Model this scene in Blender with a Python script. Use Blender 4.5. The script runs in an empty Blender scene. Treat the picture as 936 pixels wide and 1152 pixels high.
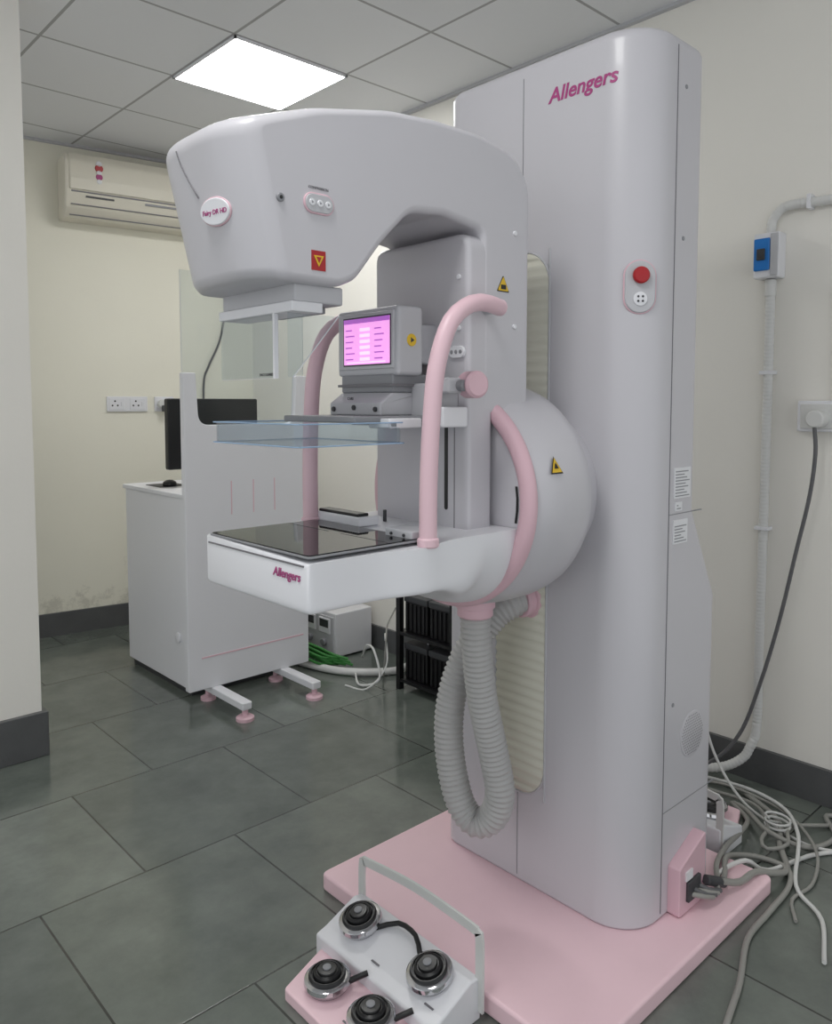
import bpy, bmesh, math
from math import sin, cos, pi, radians, sqrt
from mathutils import Vector, Matrix

S = bpy.context.scene
COL = S.collection

# ---------------------------------------------------------------- materials
def lin(c):
    return tuple(((x/255)/12.92 if x/255 <= .04045 else (((x/255)+.055)/1.055)**2.4) for x in c) + (1,)

def mat(name, rgb, rough=.5, metal=0, var=.04, scale=8, bump=0, coat=0, emit=0, spec=.5, bscale=60):
    m = bpy.data.materials.new(name); m.use_nodes = True
    nt = m.node_tree; n = nt.nodes; l = nt.links
    b = n['Principled BSDF']
    c = lin(rgb)
    tc = n.new('ShaderNodeTexCoord')
    no = n.new('ShaderNodeTexNoise'); no.inputs['Scale'].default_value = scale; no.inputs['Detail'].default_value = 3
    l.new(tc.outputs['Object'], no.inputs['Vector'])
    mx = n.new('ShaderNodeMix'); mx.data_type = 'RGBA'
    mx.inputs['A'].default_value = tuple(max(0, v*(1-var)) for v in c[:3])+(1,)
    mx.inputs['B'].default_value = tuple(min(1, v*(1+var)) for v in c[:3])+(1,)
    l.new(no.outputs['Fac'], mx.inputs['Factor'])
    l.new(mx.outputs['Result'], b.inputs['Base Color'])
    b.inputs['Roughness'].default_value = rough
    b.inputs['Metallic'].default_value = metal
    b.inputs['Specular IOR Level'].default_value = spec
    b.inputs['Coat Weight'].default_value = coat
    if emit:
        l.new(mx.outputs['Result'], b.inputs['Emission Color'])
        b.inputs['Emission Strength'].default_value = emit
    if bump:
        n2 = n.new('ShaderNodeTexNoise'); n2.inputs['Scale'].default_value = bscale
        l.new(tc.outputs['Object'], n2.inputs['Vector'])
        bp = n.new('ShaderNodeBump'); bp.inputs['Strength'].default_value = bump; bp.inputs['Distance'].default_value = .01
        l.new(n2.outputs['Fac'], bp.inputs['Height']); l.new(bp.outputs['Normal'], b.inputs['Normal'])
    return m

def clear_mat(name, rgb, base=.02, fres=.3):
    m = bpy.data.materials.new(name); m.use_nodes = True
    nt = m.node_tree; n = nt.nodes; l = nt.links
    n.remove(n['Principled BSDF'])
    out = n['Material Output']
    t = n.new('ShaderNodeBsdfTransparent'); t.inputs['Color'].default_value = lin(rgb)
    g = n.new('ShaderNodeBsdfGlossy'); g.inputs['Roughness'].default_value = .05
    lw = n.new('ShaderNodeLayerWeight'); lw.inputs['Blend'].default_value = .2
    ma = n.new('ShaderNodeMath'); ma.operation = 'MULTIPLY_ADD'
    ma.inputs[1].default_value = fres; ma.inputs[2].default_value = base
    l.new(lw.outputs['Fresnel'], ma.inputs[0])
    mx = n.new('ShaderNodeMixShader')
    l.new(ma.outputs[0], mx.inputs[0]); l.new(t.outputs[0], mx.inputs[1]); l.new(g.outputs[0], mx.inputs[2])
    l.new(mx.outputs[0], out.inputs['Surface'])
    return m

M = {}
M['shell']  = mat('grey_enamel', (199,197,202), .34, var=.012, scale=3, coat=.15)
M['white']  = mat('white_enamel', (228,228,232), .35, var=.01)
M['lgrey']  = mat('light_grey_plastic', (190,190,194), .45, var=.015)
M['mgrey']  = mat('mid_grey_plastic', (140,141,145), .45, var=.02)
M['dgrey']  = mat('dark_grey', (60,61,64), .5, var=.05)
M['black']  = mat('black_plastic', (18,18,20), .35, var=.05)
M['glassblk'] = mat('black_glass', (7,7,9), .04, var=.02, spec=.35)
M['pink']   = mat('pink_enamel', (228,194,203), .4, var=.015)
M['pinkf']  = mat('pink_platform', (243,209,217), .42, var=.03, scale=14)
M['ring']   = mat('pink_ring', (218,182,192), .45, var=.015)
M['cream']  = mat('cream_rubber', (212,210,196), .6, var=.02)
M['hose']   = mat('grey_hose', (180,179,178), .5, var=.03)
M['chrome'] = mat('chrome', (205,205,208), .12, metal=1, var=.01)
M['magenta']= mat('magenta_print', (170,66,126), .5)
M['red']    = mat('red_plastic', (170,24,32), .35)
M['yellow'] = mat('yellow_label', (226,186,44), .5)
M['blue']   = mat('blue_plastic', (30,120,200), .35)
M['cable']  = mat('grey_cable', (150,149,144), .5)
M['cabled'] = mat('dark_cable', (98,98,100), .5)
M['green']  = mat('green_cable', (60,132,62), .45)
M['pvc']    = mat('white_pvc', (214,214,212), .45)
M['acb']    = mat('ac_plastic', (222,217,203), .45)
M['paper']  = mat('label_paper', (228,228,231), .6, var=.03, scale=200)
M['clear']  = clear_mat('clear_acrylic', (244,247,248))
M['bluec']  = clear_mat('paddle_acrylic', (241,245,248), .04, .3)
M['edge']   = mat('acrylic_edge', (150,176,204), .2)
M['seam']   = mat('seam_grey', (120,118,122), .6)
M['screen'] = mat('screen_pink', (236,160,228), .3, emit=.8)
M['screenw']= mat('screen_pale', (250,210,246), .3, emit=.85)
M['screenp']= mat('screen_purple', (160,90,180), .3, emit=.7)
M['lamp']   = mat('lamp_diffuser', (255,255,253), .5, emit=18, var=0)

# ---------------------------------------------------------------- helpers
def empty(name, loc=(0,0,0)):
    e = bpy.data.objects.new(name, None); e.location = loc; e.empty_display_size = .1
    COL.objects.link(e); return e

def attach(o, parent):
    if parent is not None:
        o.parent = parent
        o.matrix_parent_inverse = Matrix.Translation(parent.location).inverted()
    return o

def mk(name, verts, faces, m, parent=None, smooth=True, wn=False, ang=35, bev=0, seg=3):
    me = bpy.data.meshes.new(name)
    me.from_pydata([tuple(v) for v in verts], [], faces)
    me.materials.append(m)
    bm = bmesh.new(); bm.from_mesh(me)
    bmesh.ops.recalc_face_normals(bm, faces=bm.faces)
    bm.to_mesh(me); bm.free()
    if smooth:
        for p in me.polygons: p.use_smooth = True
        me.set_sharp_from_angle(angle=radians(ang))
    me.update()
    o = bpy.data.objects.new(name, me); COL.objects.link(o)
    if bev:
        b = o.modifiers.new('bevel', 'BEVEL'); b.width = bev; b.segments = seg; b.limit_method = 'ANGLE'; b.harden_normals = False
        b.angle_limit = radians(40)
        wn = True
    if wn:
        w = o.modifiers.new('wn', 'WEIGHTED_NORMAL'); w.keep_sharp = not bev
    if bev:
        for p in me.polygons: p.use_smooth = True
        for e in me.edges: e.use_edge_sharp = False
    return attach(o, parent)

def box(name, parent, x0, x1, y0, y1, z0, z1, m, bev=0, seg=3, T=None):
    vs = [Vector((x, y, z)) for x in (x0, x1) for y in (y0, y1) for z in (z0, z1)]
    if T: vs = [T @ v for v in vs]
    f = [(0,1,3,2),(4,6,7,5),(0,4,5,1),(2,3,7,6),(0,2,6,4),(1,5,7,3)]
    return mk(name, vs, f, m, parent, smooth=bool(bev), bev=bev, seg=seg)

def fillet(pts, rad, n=6):
    out = []; N = len(pts)
    for i in range(N):
        p = Vector(pts[i]); a = Vector(pts[i-1]); b = Vector(pts[(i+1) % N])
        r = rad[i] if isinstance(rad, (list, tuple)) else rad
        d1 = (a-p); d2 = (b-p); l1 = d1.length; l2 = d2.length
        d1.normalize(); d2.normalize()
        ang = d1.angle(d2)
        if r <= 0 or ang > pi-.02: out.append(p); continue
        t = min(r/math.tan(ang/2), .46*l1, .46*l2)
        s = p+d1*t; e = p+d2*t
        for k in range(n+1):
            u = k/n
            out.append(s*(1-u)**2 + p*2*u*(1-u) + e*u*u)
    return out

def inset(poly, d):
    N = len(poly); A = sum(poly[i].x*poly[(i+1)%N].y-poly[(i+1)%N].x*poly[i].y for i in range(N))
    sg = 1 if A > 0 else -1
    out = []
    for i in range(N):
        a = poly[i-1]; p = poly[i]; b = poly[(i+1)%N]
        e1 = (p-a).normalized(); e2 = (b-p).normalized()
        n1 = Vector((-e1.y, e1.x))*sg; n2 = Vector((-e2.y, e2.x))*sg
        m = n1+n2
        if m.length < 1e-6: m = n1
        m.normalize(); c = max(.5, m.dot(n1))
        out.append(p+m*(d/c))
    return out

def slab(name, parent, poly, c0, c1, r, m, f, mid=1, seg=5, warp=None):
    """extrude outline poly (a,b) between c0 and c1 with rounded edges r; f maps (a,b,c)->xyz"""
    layers = []
    if r > 0:
        for k in range(seg+1):
            th = k/seg*pi/2
            layers.append((c0+r*(1-cos(th)), r*(1-sin(th))))
    else: layers.append((c0, 0))
    a = c0+r; b = c1-r
    for k in range(1, mid): layers.append((a+(b-a)*k/mid, 0))
    if r > 0:
        for k in range(seg, -1, -1):
            th = k/seg*pi/2
            layers.append((c1-r*(1-cos(th)), r*(1-sin(th))))
    else: layers.append((c1, 0))
    vs = []; fs = []; N = len(poly)
    for c, ins in layers:
        pl = inset(poly, ins) if ins > 1e-6 else poly
        for p in pl:
            v = Vector(f(p.x, p.y, c))
            if warp: v = warp(v)
            vs.append(v)
    for j in range(len(layers)-1):
        for i in range(N):
            i2 = (i+1) % N
            fs.append((j*N+i, j*N+i2, (j+1)*N+i2, (j+1)*N+i))
    fs.append(tuple(range(N))); fs.append(tuple((len(layers)-1)*N+i for i in range(N)))
    return mk(name, vs, fs, m, parent, wn=True, ang=50)

XZ = lambda a, b, c: (a, c, b)
YZ = lambda a, b, c: (c, a, b)
XY = lambda a, b, c: (a, b, c)

def V2(l): return [Vector(p) for p in l]

def lathe(name, parent, prof, m, origin, axis, n=40):
    q = Vector((0,0,1)).rotation_difference(Vector(axis).normalized())
    vs = []; fs = []; L = len(prof)
    for r, h in prof:
        for i in range(n):
            a = 2*pi*i/n
            vs.append(Vector(origin)+q @ Vector((max(r,1e-4)*cos(a), max(r,1e-4)*sin(a), h)))
    for j in range(L-1):
        for i in range(n):
            i2 = (i+1) % n
            fs.append((j*n+i, j*n+i2, (j+1)*n+i2, (j+1)*n+i))
    fs.append(tuple(range(n))); fs.append(tuple((L-1)*n+i for i in range(n)))
    return mk(name, vs, fs, m, parent, ang=30)

def cyl(name, parent, p0, p1, r, m, n=32, bev=.15):
    p0 = Vector(p0); p1 = Vector(p1); h = (p1-p0).length; e = min(bev*r, h*.3)
    return lathe(name, parent, [(r-e,0),(r,e),(r,h-e),(r-e,h)], m, p0, p1-p0, n)

def spline(pts, step):
    P = [Vector(p) for p in pts]
    P = [P[0]*2-P[1]]+P+[P[-1]*2-P[-2]]
    out = []
    for i in range(1, len(P)-2):
        L = (P[i+1]-P[i]).length; n = max(2, int(L/step))
        for k in range(n):
            t = k/n
            out.append(.5*((2*P[i])+(-P[i-1]+P[i+1])*t+(2*P[i-1]-5*P[i]+4*P[i+1]-P[i+2])*t*t+(-P[i-1]+3*P[i]-3*P[i+1]+P[i+2])*t**3))
    out.append(P[-2])
    return out

def sweep(name, parent, pts, r, m, step=.02, n=12, rib=0, pitch=.012, flat=None, up=(0,0,1)):
    C = spline(pts, step)
    T = [(C[min(i+1, len(C)-1)]-C[max(i-1, 0)]).normalized() for i in range(len(C))]
    N = Vector(up)
    if abs(N.dot(T[0])) > .95: N = Vector((0,1,0)) if flat is None else Vector((1,0,0))
    N = (N-T[0]*N.dot(T[0])).normalized()
    vs = []; fs = []; s = 0
    for i, c in enumerate(C):
        if i: s += (C[i]-C[i-1]).length
        N = (N-T[i]*N.dot(T[i])).normalized(); B = T[i].cross(N)
        rr = r*(1+rib*sin(2*pi*s/pitch)) if rib else r
        for k in range(n):
            a = 2*pi*(k+.5)/n
            if flat:
                sx = (1 if cos(a) > 0 else -1)*flat[0]; sy = (1 if sin(a) > 0 else -1)*flat[1]
                vs.append(c+N*sx+B*sy)
            else: vs.append(c+N*rr*cos(a)+B*rr*sin(a))
    for j in range(len(C)-1):
        for i in range(n):
            i2 = (i+1) % n
            fs.append((j*n+i, j*n+i2, (j+1)*n+i2, (j+1)*n+i))
    fs.append(tuple(range(n))); fs.append(tuple((len(C)-1)*n+i for i in range(n)))
    return mk(name, vs, fs, m, parent, ang=60)

R_NX = Matrix(((0,0,-1),(-1,0,0),(0,1,0)))     # text facing -X
R_NY = Matrix(((1,0,0),(0,0,-1),(0,1,0)))      # text facing -Y

def text(name, parent, body, size, loc, R, m, shear=0, off=0, mapf=None, align='LEFT'):
    cu = bpy.data.curves.new(name, 'FONT'); cu.body = body; cu.size = size; cu.shear = shear; cu.offset = off
    cu.extrude = 0.0004; cu.align_x = align
    o = bpy.data.objects.new(name+'_tmp', cu); COL.objects.link(o)
    dg = bpy.context.evaluated_depsgraph_get()
    me = bpy.data.meshes.new_from_object(o.evaluated_get(dg))
    bpy.data.objects.remove(o)
    me.name = name; me.materials.clear(); me.materials.append(m)
    for v in me.vertices:
        if mapf: v.co = mapf(v.co)
        else: v.co = R @ v.co + Vector(loc)
    o = bpy.data.objects.new(name, me); COL.objects.link(o)
    return attach(o, parent)

def stadium(cx, cy, w, h, n=10):
    pts = []; r = min(w, h)/2
    for k, (sx, sy, a0) in enumerate(((1,1,0),(-1,1,90),(-1,-1,180),(1,-1,270))):
        for i in range(n+1):
            a = radians(a0+90*i/n)
            pts.append(Vector((cx+sx*(w/2-r)+r*cos(a), cy+sy*(h/2-r)+r*sin(a))))
    out = []
    for p in pts:
        if not out or (p-out[-1]).length > 1e-5: out.append(p)
    if (out[0]-out[-1]).length < 1e-5: out.pop()
    return out

def rrect(x0, x1, y0, y1, r, n=5):
    return fillet([(x0,y0),(x1,y0),(x1,y1),(x0,y1)], r, n)

# ---------------------------------------------------------------- room
H = 2.62
XW = 2.55
def floor_mat():
    m = bpy.data.materials.new('slate_tiles'); m.use_nodes = True
    n = m.node_tree.nodes; l = m.node_tree.links; b = n['Principled BSDF']
    tc = n.new('ShaderNodeTexCoord'); mp = n.new('ShaderNodeMapping')
    mp.inputs['Location'].default_value = (-.575+.535*8, -.87+1.10*4, 0)
    l.new(tc.outputs['Object'], mp.inputs['Vector'])
    br = n.new('ShaderNodeTexBrick'); br.offset = .5; br.inputs['Scale'].default_value = 1
    br.inputs['Brick Width'].default_value = .535; br.inputs['Row Height'].default_value = .55
    br.inputs['Mortar Size'].default_value = .003; br.inputs['Mortar Smooth'].default_value = .3
    br.inputs['Color1'].default_value = lin((98,104,100)); br.inputs['Color2'].default_value = lin((114,120,115))
    br.inputs['Mortar'].default_value = lin((56,58,56))
    l.new(mp.outputs['Vector'], br.inputs['Vector'])
    no = n.new('ShaderNodeTexNoise'); no.inputs['Scale'].default_value = 3.6; no.inputs['Detail'].default_value = 8; no.inputs['Roughness'].default_value = .68
    l.new(tc.outputs['Object'], no.inputs['Vector'])
    cr = n.new('ShaderNodeValToRGB'); cr.color_ramp.elements[0].position = .3; cr.color_ramp.elements[1].position = .72
    cr.color_ramp.elements[0].color = (.58,.6,.58,1); cr.color_ramp.elements[1].color = (1.25,1.25,1.2,1)
    l.new(no.outputs['Fac'], cr.inputs['Fac'])
    mx = n.new('ShaderNodeMix'); mx.data_type = 'RGBA'; mx.blend_type = 'MULTIPLY'; mx.inputs['Factor'].default_value = .85
    l.new(br.outputs['Color'], mx.inputs['A']); l.new(cr.outputs['Color'], mx.inputs['B'])
    l.new(mx.outputs['Result'], b.inputs['Base Color'])
    n2 = n.new('ShaderNodeTexNoise'); n2.inputs['Scale'].default_value = 9; n2.inputs['Detail'].default_value = 6
    l.new(tc.outputs['Object'], n2.inputs['Vector'])
    mr = n.new('ShaderNodeMapRange'); mr.inputs['To Min'].default_value = .02; mr.inputs['To Max'].default_value = .28
    l.new(n2.outputs['Fac'], mr.inputs['Value']); l.new(mr.outputs['Result'], b.inputs['Roughness'])
    b.inputs['Specular IOR Level'].default_value = .85
    sub = n.new('ShaderNodeMath'); sub.operation = 'MULTIPLY_ADD'; sub.inputs[1].default_value = -1.0
    l.new(br.outputs['Fac'], sub.inputs[0]); l.new(no.outputs['Fac'], sub.inputs[2])
    bp = n.new('ShaderNodeBump'); bp.inputs['Strength'].default_value = .12; bp.inputs['Distance'].default_value = .006
    l.new(sub.outputs[0], bp.inputs['Height']); l.new(bp.outputs['Normal'], b.inputs['Normal'])
    return m

def ceil_mat():
    m = bpy.data.materials.new('ceiling_tiles'); m.use_nodes = True
    n = m.node_tree.nodes; l = m.node_tree.links; b = n['Principled BSDF']
    tc = n.new('ShaderNodeTexCoord'); mp = n.new('ShaderNodeMapping')
    mp.inputs['Location'].default_value = (-1.553+.525*10+.006, -2.66+.505*12+.006, 0)
    l.new(tc.outputs['Object'], mp.inputs['Vector'])
    br = n.new('ShaderNodeTexBrick'); br.offset = 0; br.inputs['Scale'].default_value = 1
    br.inputs['Brick Width'].default_value = .525; br.inputs['Row Height'].default_value = .505
    br.inputs['Mortar Size'].default_value = .006; br.inputs['Mortar Smooth'].default_value = .0
    br.inputs['Color1'].default_value = lin((222,223,226)); br.inputs['Color2'].default_value = lin((228,229,232))
    br.inputs['Mortar'].default_value = lin((165,165,166))
    l.new(mp.outputs['Vector'], br.inputs['Vector']); l.new(br.outputs['Color'], b.inputs['Base Color'])
    b.inputs['Roughness'].default_value = .8
    return m

def wall_mat(name, rgb, stain):
    m = bpy.data.materials.new(name); m.use_nodes = True
    n = m.node_tree.nodes; l = m.node_tree.links; b = n['Principled BSDF']
    tc = n.new('ShaderNodeTexCoord')
    no = n.new('ShaderNodeTexNoise'); no.inputs['Scale'].default_value = 1.6; no.inputs['Detail'].default_value = 6
    l.new(tc.outputs['Object'], no.inputs['Vector'])
    mx = n.new('ShaderNodeMix'); mx.data_type = 'RGBA'
    c = lin(rgb)
    mx.inputs['A'].default_value = tuple(v*.94 for v in c[:3])+(1,); mx.inputs['B'].default_value = tuple(min(1,v*1.04) for v in c[:3])+(1,)
    l.new(no.outputs['Fac'], mx.inputs['Factor'])
    sx = n.new('ShaderNodeSeparateXYZ'); l.new(tc.outputs['Object'], sx.inputs[0])
    mr = n.new('ShaderNodeMapRange'); mr.inputs['From Min'].default_value = .1; mr.inputs['From Max'].default_value = .55
    mr.inputs['To Min'].default_value = .36; mr.inputs['To Max'].default_value = 0
    l.new(sx.outputs['Z'], mr.inputs['Value'])
    n2 = n.new('ShaderNodeTexNoise'); n2.inputs['Scale'].default_value = 7; n2.inputs['Detail'].default_value = 8; n2.inputs['Roughness'].default_value = .75
    l.new(tc.outputs['Object'], n2.inputs['Vector'])
    ad = n.new('ShaderNodeMath'); ad.operation = 'ADD'; l.new(mr.outputs['Result'], ad.inputs[0]); l.new(n2.outputs['Fac'], ad.inputs[1])
    cr = n.new('ShaderNodeValToRGB'); cr.color_ramp.elements[0].position = .76; cr.color_ramp.elements[1].position = .86
    cr.color_ramp.elements[0].color = (0,0,0,1); cr.color_ramp.elements[1].color = (stain,stain,stain,1)
    l.new(ad.outputs[0], cr.inputs['Fac'])
    m2 = n.new('ShaderNodeMix'); m2.data_type = 'RGBA'; m2.inputs['B'].default_value = lin((160,156,142))
    l.new(cr.outputs['Color'], m2.inputs['Factor']); l.new(mx.outputs['Result'], m2.inputs['A'])
    l.new(m2.outputs['Result'], b.inputs['Base Color'])
    b.inputs['Roughness'].default_value = .75
    bp = n.new('ShaderNodeBump'); bp.inputs['Strength'].default_value = .12; bp.inputs['Distance'].default_value = .01
    l.new(n2.outputs['Fac'], bp.inputs['Height']); l.new(bp.outputs['Normal'], b.inputs['Normal'])
    return m

MW = wall_mat('painted_wall', (240,237,230), .0)
MWB = wall_mat('painted_wall_damp', (238,235,221), .38)
MSK = mat('skirting_stone', (88,89,90), .4, var=.2, scale=12, bump=.1)

box('floor', None, -1.6, XW+.1, -1.2, 5.0, -.06, 0, floor_mat())
box('ceiling', None, -1.6, XW+.1, -1.2, 5.0, H, H+.06, ceil_mat())
box('wall_right', None, XW, XW+.1, -1.2, 5.0, 0, H, MW)
WE = Vector((.98958, -.14398, 0)); WN = Vector((-.14398, -.98958, 0)); WO = Vector((0, 4.581, 0))
def wf(s, n, z): return WO + WE*s + WN*n + Vector((0,0,z))
TW = Matrix(((WE.x, WN.x, 0, WO.x),(WE.y, WN.y, 0, WO.y),(0,0,1,0),(0,0,0,1)))
box('wall_back', None, -1.6, 2.59, -.1, 0, 0, H, MWB, T=TW)
box('baseboard_back', None, -1.6, 2.575, 0, .015, 0, .125, MSK, T=TW)
box('wall_left', None, -1.6, .875, 2.9, 3.05, 0, H, MW)
box('baseboard_left', None, -1.6, .893, 2.882, 3.07, 0, .16, MSK, bev=.003)
box('baseboard_right', None, XW-.015, XW, -1.2, 4.19, 0, .115, MSK)
box('trim_1', None, XW-.02, XW, -1.2, 4.19, H-.012, H, M['lgrey'])
box('trim_2', None, -1.6, 2.57, 0, .02, H-.012, H, M['lgrey'], T=TW)

for k, (x0, y0) in enumerate(((1.559, 2.666), (-.016, .646))):  # first is the room's fixture; second is an unseen fill light added overhead
    e = empty('ceiling_or_fill_light_panel', (x0+.255, y0+.245, H))
    box('diffuser', e, x0, x0+.513, y0, y0+.493, H-.008, H-.001, M['lamp'])
    for nm, a in (('frame_1',(x0-.008,x0,y0-.008,y0+.501)),('frame_2',(x0+.513,x0+.521,y0-.008,y0+.501)),('frame_3',(x0-.008,x0+.521,y0-.008,y0)),('frame_4',(x0-.008,x0+.521,y0+.493,y0+.501))):
        box(nm, e, *a, H-.010, H-.0005, M['white'])

# ---------------------------------------------------------------- mammography machine
CY = 1.20
mm = empty('mammography_machine', (1.55, CY, 0))
slab('platform', mm, rrect(1.143, 1.98, .788, 1.591, .02), 0, .045, .008, M['pinkf'], XY)
# column
CR = .105
def xb(z):
    t = min(1, max(0, (z-.78)/(1.0-.78)))
    return 1.868+(1.752-1.868)*t
def colring(z, ins):
    x0, x1, y0, y1 = 1.49+ins, xb(z)-ins, .897+ins, 1.487-ins
    rf = CR-ins*.6; rl = .045-ins*.6; rb = max(.01, .045-ins*.6); P = []
    def arc(cx, cy, r, a0, a1, n):
        for i in range(n+1):
            a = radians(a0+(a1-a0)*i/n); P.append(Vector((cx+r*cos(a), cy+r*sin(a), z)))
    arc(x0+rf, y0+rf, rf, 180, 270, 16)
    arc(x1-rb, y0+rb, rb, 270, 360, 8)
    arc(x1-rb, y1-rb, rb, 0, 90, 8)
    arc(x0+rl, y1-rl, rl, 90, 180, 12)
    return P
ZT = 2.058
lv = [(.046,.004),(.052,0),(.3,0),(.6,0),(.77,0),(.78,0),(.79,0),(.86,0),(.92,0),(.99,0),(1.0,0),(1.01,0),(1.3,0),(1.6,0),(1.9,0)]
for k in range(0, 8):
    th = k/7*pi/2; lv.append((ZT-.028+.028*sin(th), .028*(1-cos(th))))
vs = []; fs = []
for z, i in lv: vs += colring(z, i)
n = len(colring(1, 0))
for j in range(len(lv)-1):
    for i in range(n):
        i2 = (i+1) % n; fs.append((j*n+i, j*n+i2, (j+1)*n+i2, (j+1)*n+i))
fs.append(tuple(range(n))); fs.append(tuple((len(lv)-1)*n+i for i in range(n)))
mk('column', vs, fs, M['shell'], mm, wn=True, ang=30)
box('column_seam_1', mm, 1.4885, 1.492, 1.226, 1.2272, .06, 2.02, M['mgrey'])
box('column_seam_2', mm, 1.612, 1.6135, .8955, .900, .06, 2.03, M['seam'])
box('column_seam_3', mm, 1.6145, 1.765, .8958, .900, .998, 1.0, M['mgrey'])
box('column_seam_4', mm, 1.6145, 1.864, .8958, .900, .30, .3012, M['mgrey'])
# bellows slot
vs = []; fs = []; z0, z1, hw, yc = .28, 1.61, .077, 1.222
nz = 220
for i in range(nz+1):
    z = z0+.002+(z1-z0-.004)*i/nz
    w = hw
    if z < z0+hw: w = sqrt(max(1e-8, hw**2-(z0+hw-z)**2))
    if z > z1-hw: w = sqrt(max(1e-8, hw**2-(z-z1+hw)**2))
    x = 1.485+.0035*cos(i/4*2*pi)
    vs += [Vector((1.4905, yc-w, z)), Vector((x, yc-w*.97, z)), Vector((x, yc+w*.97, z)), Vector((1.4905, yc+w, z))]
for i in range(nz):
    for k in range(3): fs.append((i*4+k, i*4+k+1, i*4+k+5, i*4+k+4))
mk('bellows_cover', vs, fs, M['cream'], mm, ang=80)
pts = stadium(yc, (z0+z1)/2, 2*hw+.004, z1-z0+.004)
sweep('bellows_rim', mm, [Vector((1.489, p.x, p.y)) for p in pts]+[Vector((1.489, pts[0].x, pts[0].y))], .003, M['lgrey'], step=.05, n=6)

def wrap(lx, z, off=.001):
    Y = 1.152-lx; yc = .897+CR
    if Y >= yc: return Vector((1.49-off, Y, z))
    a = (yc-Y)/CR
    return Vector((1.49+CR-(CR+off)*cos(a), yc-(CR+off)*sin(a), z))
text('column_lettering', mm, 'Allengers', .046, None, None, M['magenta'], shear=.2, off=.0009, mapf=lambda c: wrap(c.x*1.04, 1.942+c.y, .0008+c.z))

# emergency stop panel on the rounded corner
cn = Vector((-.69, -.72, 0)).normalized(); ct = Vector((-cn.y, cn.x, 0))
cc = Vector((1.49+CR, .897+CR, 1.503))+cn*(CR-.004)
Rc = lambda a, b, c: tuple(cc+ct*a+Vector((0,0,b))+cn*c)
slab('stop_panel', mm, stadium(0, 0, .066, .112), 0, .009, .003, M['lgrey'], Rc)
slab('stop_panel_rim', mm, stadium(0, 0, .072, .118), 0, .005, .002, M['ring'], Rc)
lathe('stop_button', mm, [(.017,0),(.018,.004),(.018,.010),(.015,.013),(0,.0145)], M['red'], cc+Vector((0,0,.024))+cn*.008, cn)
lathe('key_switch', mm, [(.015,0),(.015,.003),(.012,.004),(0,.0042)], M['white'], cc+Vector((0,0,-.026))+cn*.008, cn)
for k in range(4):
    a = k*pi/2+pi/4
    lathe('key_mark_%d' % (k+1), mm, [(.0025,0),(.0025,.001)], M['dgrey'], cc+Vector((0,0,-.026))+cn*.0122+ct*(.007*cos(a))+Vector((0,0,.007*sin(a))), cn, 12)

# rating labels
for k, (a, b, z0_, z1_) in enumerate(((1.632,1.705,1.035,1.105),(1.64,1.668,1.006,1.026),(1.632,1.695,.93,.985))):
    box('rating_label_%d' % (k+1), mm, a, b, .8942, .8975, z0_, z1_, M['paper'])
    nn = int((z1_-z0_-.006)/.007)
    for i in range(nn):
        box('label_line_%d_%d' % (k+1, i+1), mm, a+.004, b-.006-(i*7 % 5)*.006, .8936, .8944, z0_+.004+i*.007, z0_+.0065+i*.007, M['mgrey'])
lathe('vent_disc', mm, [(.056,0),(.056,.0012),(.055,.0015)], M['shell'], (1.745, .897, .455), (0,-1,0), 48)
vs = []; fs = []
for i in range(-7, 8):
    for j in range(-7, 8):
        x = i*.0075+(j % 2)*.00375; z = j*.0066
        if x*x+z*z < .051**2:
            b0 = len(vs)
            for k in range(6): vs.append(Vector((1.745+x+.0019*cos(k*pi/3), .8952, .455+z+.0019*sin(k*pi/3))))
            fs.append(tuple(range(b0, b0+6)))
mk('vent_holes', vs, fs, M['seam'], mm, smooth=False)
slab('power_inlet_box', mm, fillet([(1.645,.047),(1.77,.047),(1.77,.215),(1.645,.165)], .008), .866, .900, .004, M['ring'], XZ)
box('inlet_socket', mm, 1.675, 1.735, .858, .868, .075, .125, M['dgrey'], bev=.003)
box('inlet_plate', mm, 1.67, 1.70, .862, .868, .128, .15, M['paper'])
for k in range(4):
    sweep('plug_lead_%d' % (k+1), mm, [(1.69+.012*k,.866,.09+.01*(k%2)),(1.71+.012*k,.845,.085),(1.75+.012*k,.835,.07)], .006, M['cabled'] if k % 2 else M['cable'], n=8)
cyl('inlet_gland', mm, (1.755,.858,.10), (1.815,.84,.075), .012, M['dgrey'])
for k, z in enumerate((.12,.55,1.05,1.62,1.95)):
    cyl('column_screw_%d' % (k+1), mm, (1.65, .899, z), (1.65, .895, z), .005, M['mgrey'], 12)

# drum
lathe('rotation_drum', mm, [(.10,0),(.213,0),(.232,.008),(.244,.035),(.249,.09),(.249,.15),(.244,.185),(.23,.205),(.205,.215),(.195,.28)], M['shell'], (1.212, CY, 1.05), (1,0,0), 96)
vs = []; fs = []
n1, n2 = 96, 14
for i in range(n1):
    a = 2*pi*i/n1
    for k in range(n2):
        b = 2*pi*k/n2
        rr = .224+.019*cos(b)
        vs.append(Vector((1.212+.017*sin(b), CY+rr*cos(a), 1.05+rr*sin(a))))
for i in range(n1):
    for k in range(n2):
        fs.append((i*n2+k, i*n2+(k+1) % n2, ((i+1) % n1)*n2+(k+1) % n2, ((i+1) % n1)*n2+k))
mk('drum_ring', vs, fs, M['ring'], mm)
vs = []
for zz in (1.01, 1.035, 1.06, 1.085):
    c = sqrt(.199**2-(zz-1.05)**2)
    vs += [Vector((1.2105, CY-c, zz)), Vector((1.2105, CY-c+.006, zz))]
mk('ring_pointer', vs, [(0,1,3,2),(2,3,5,4),(4,5,7,6)], M['black'], mm, smooth=False)

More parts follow.
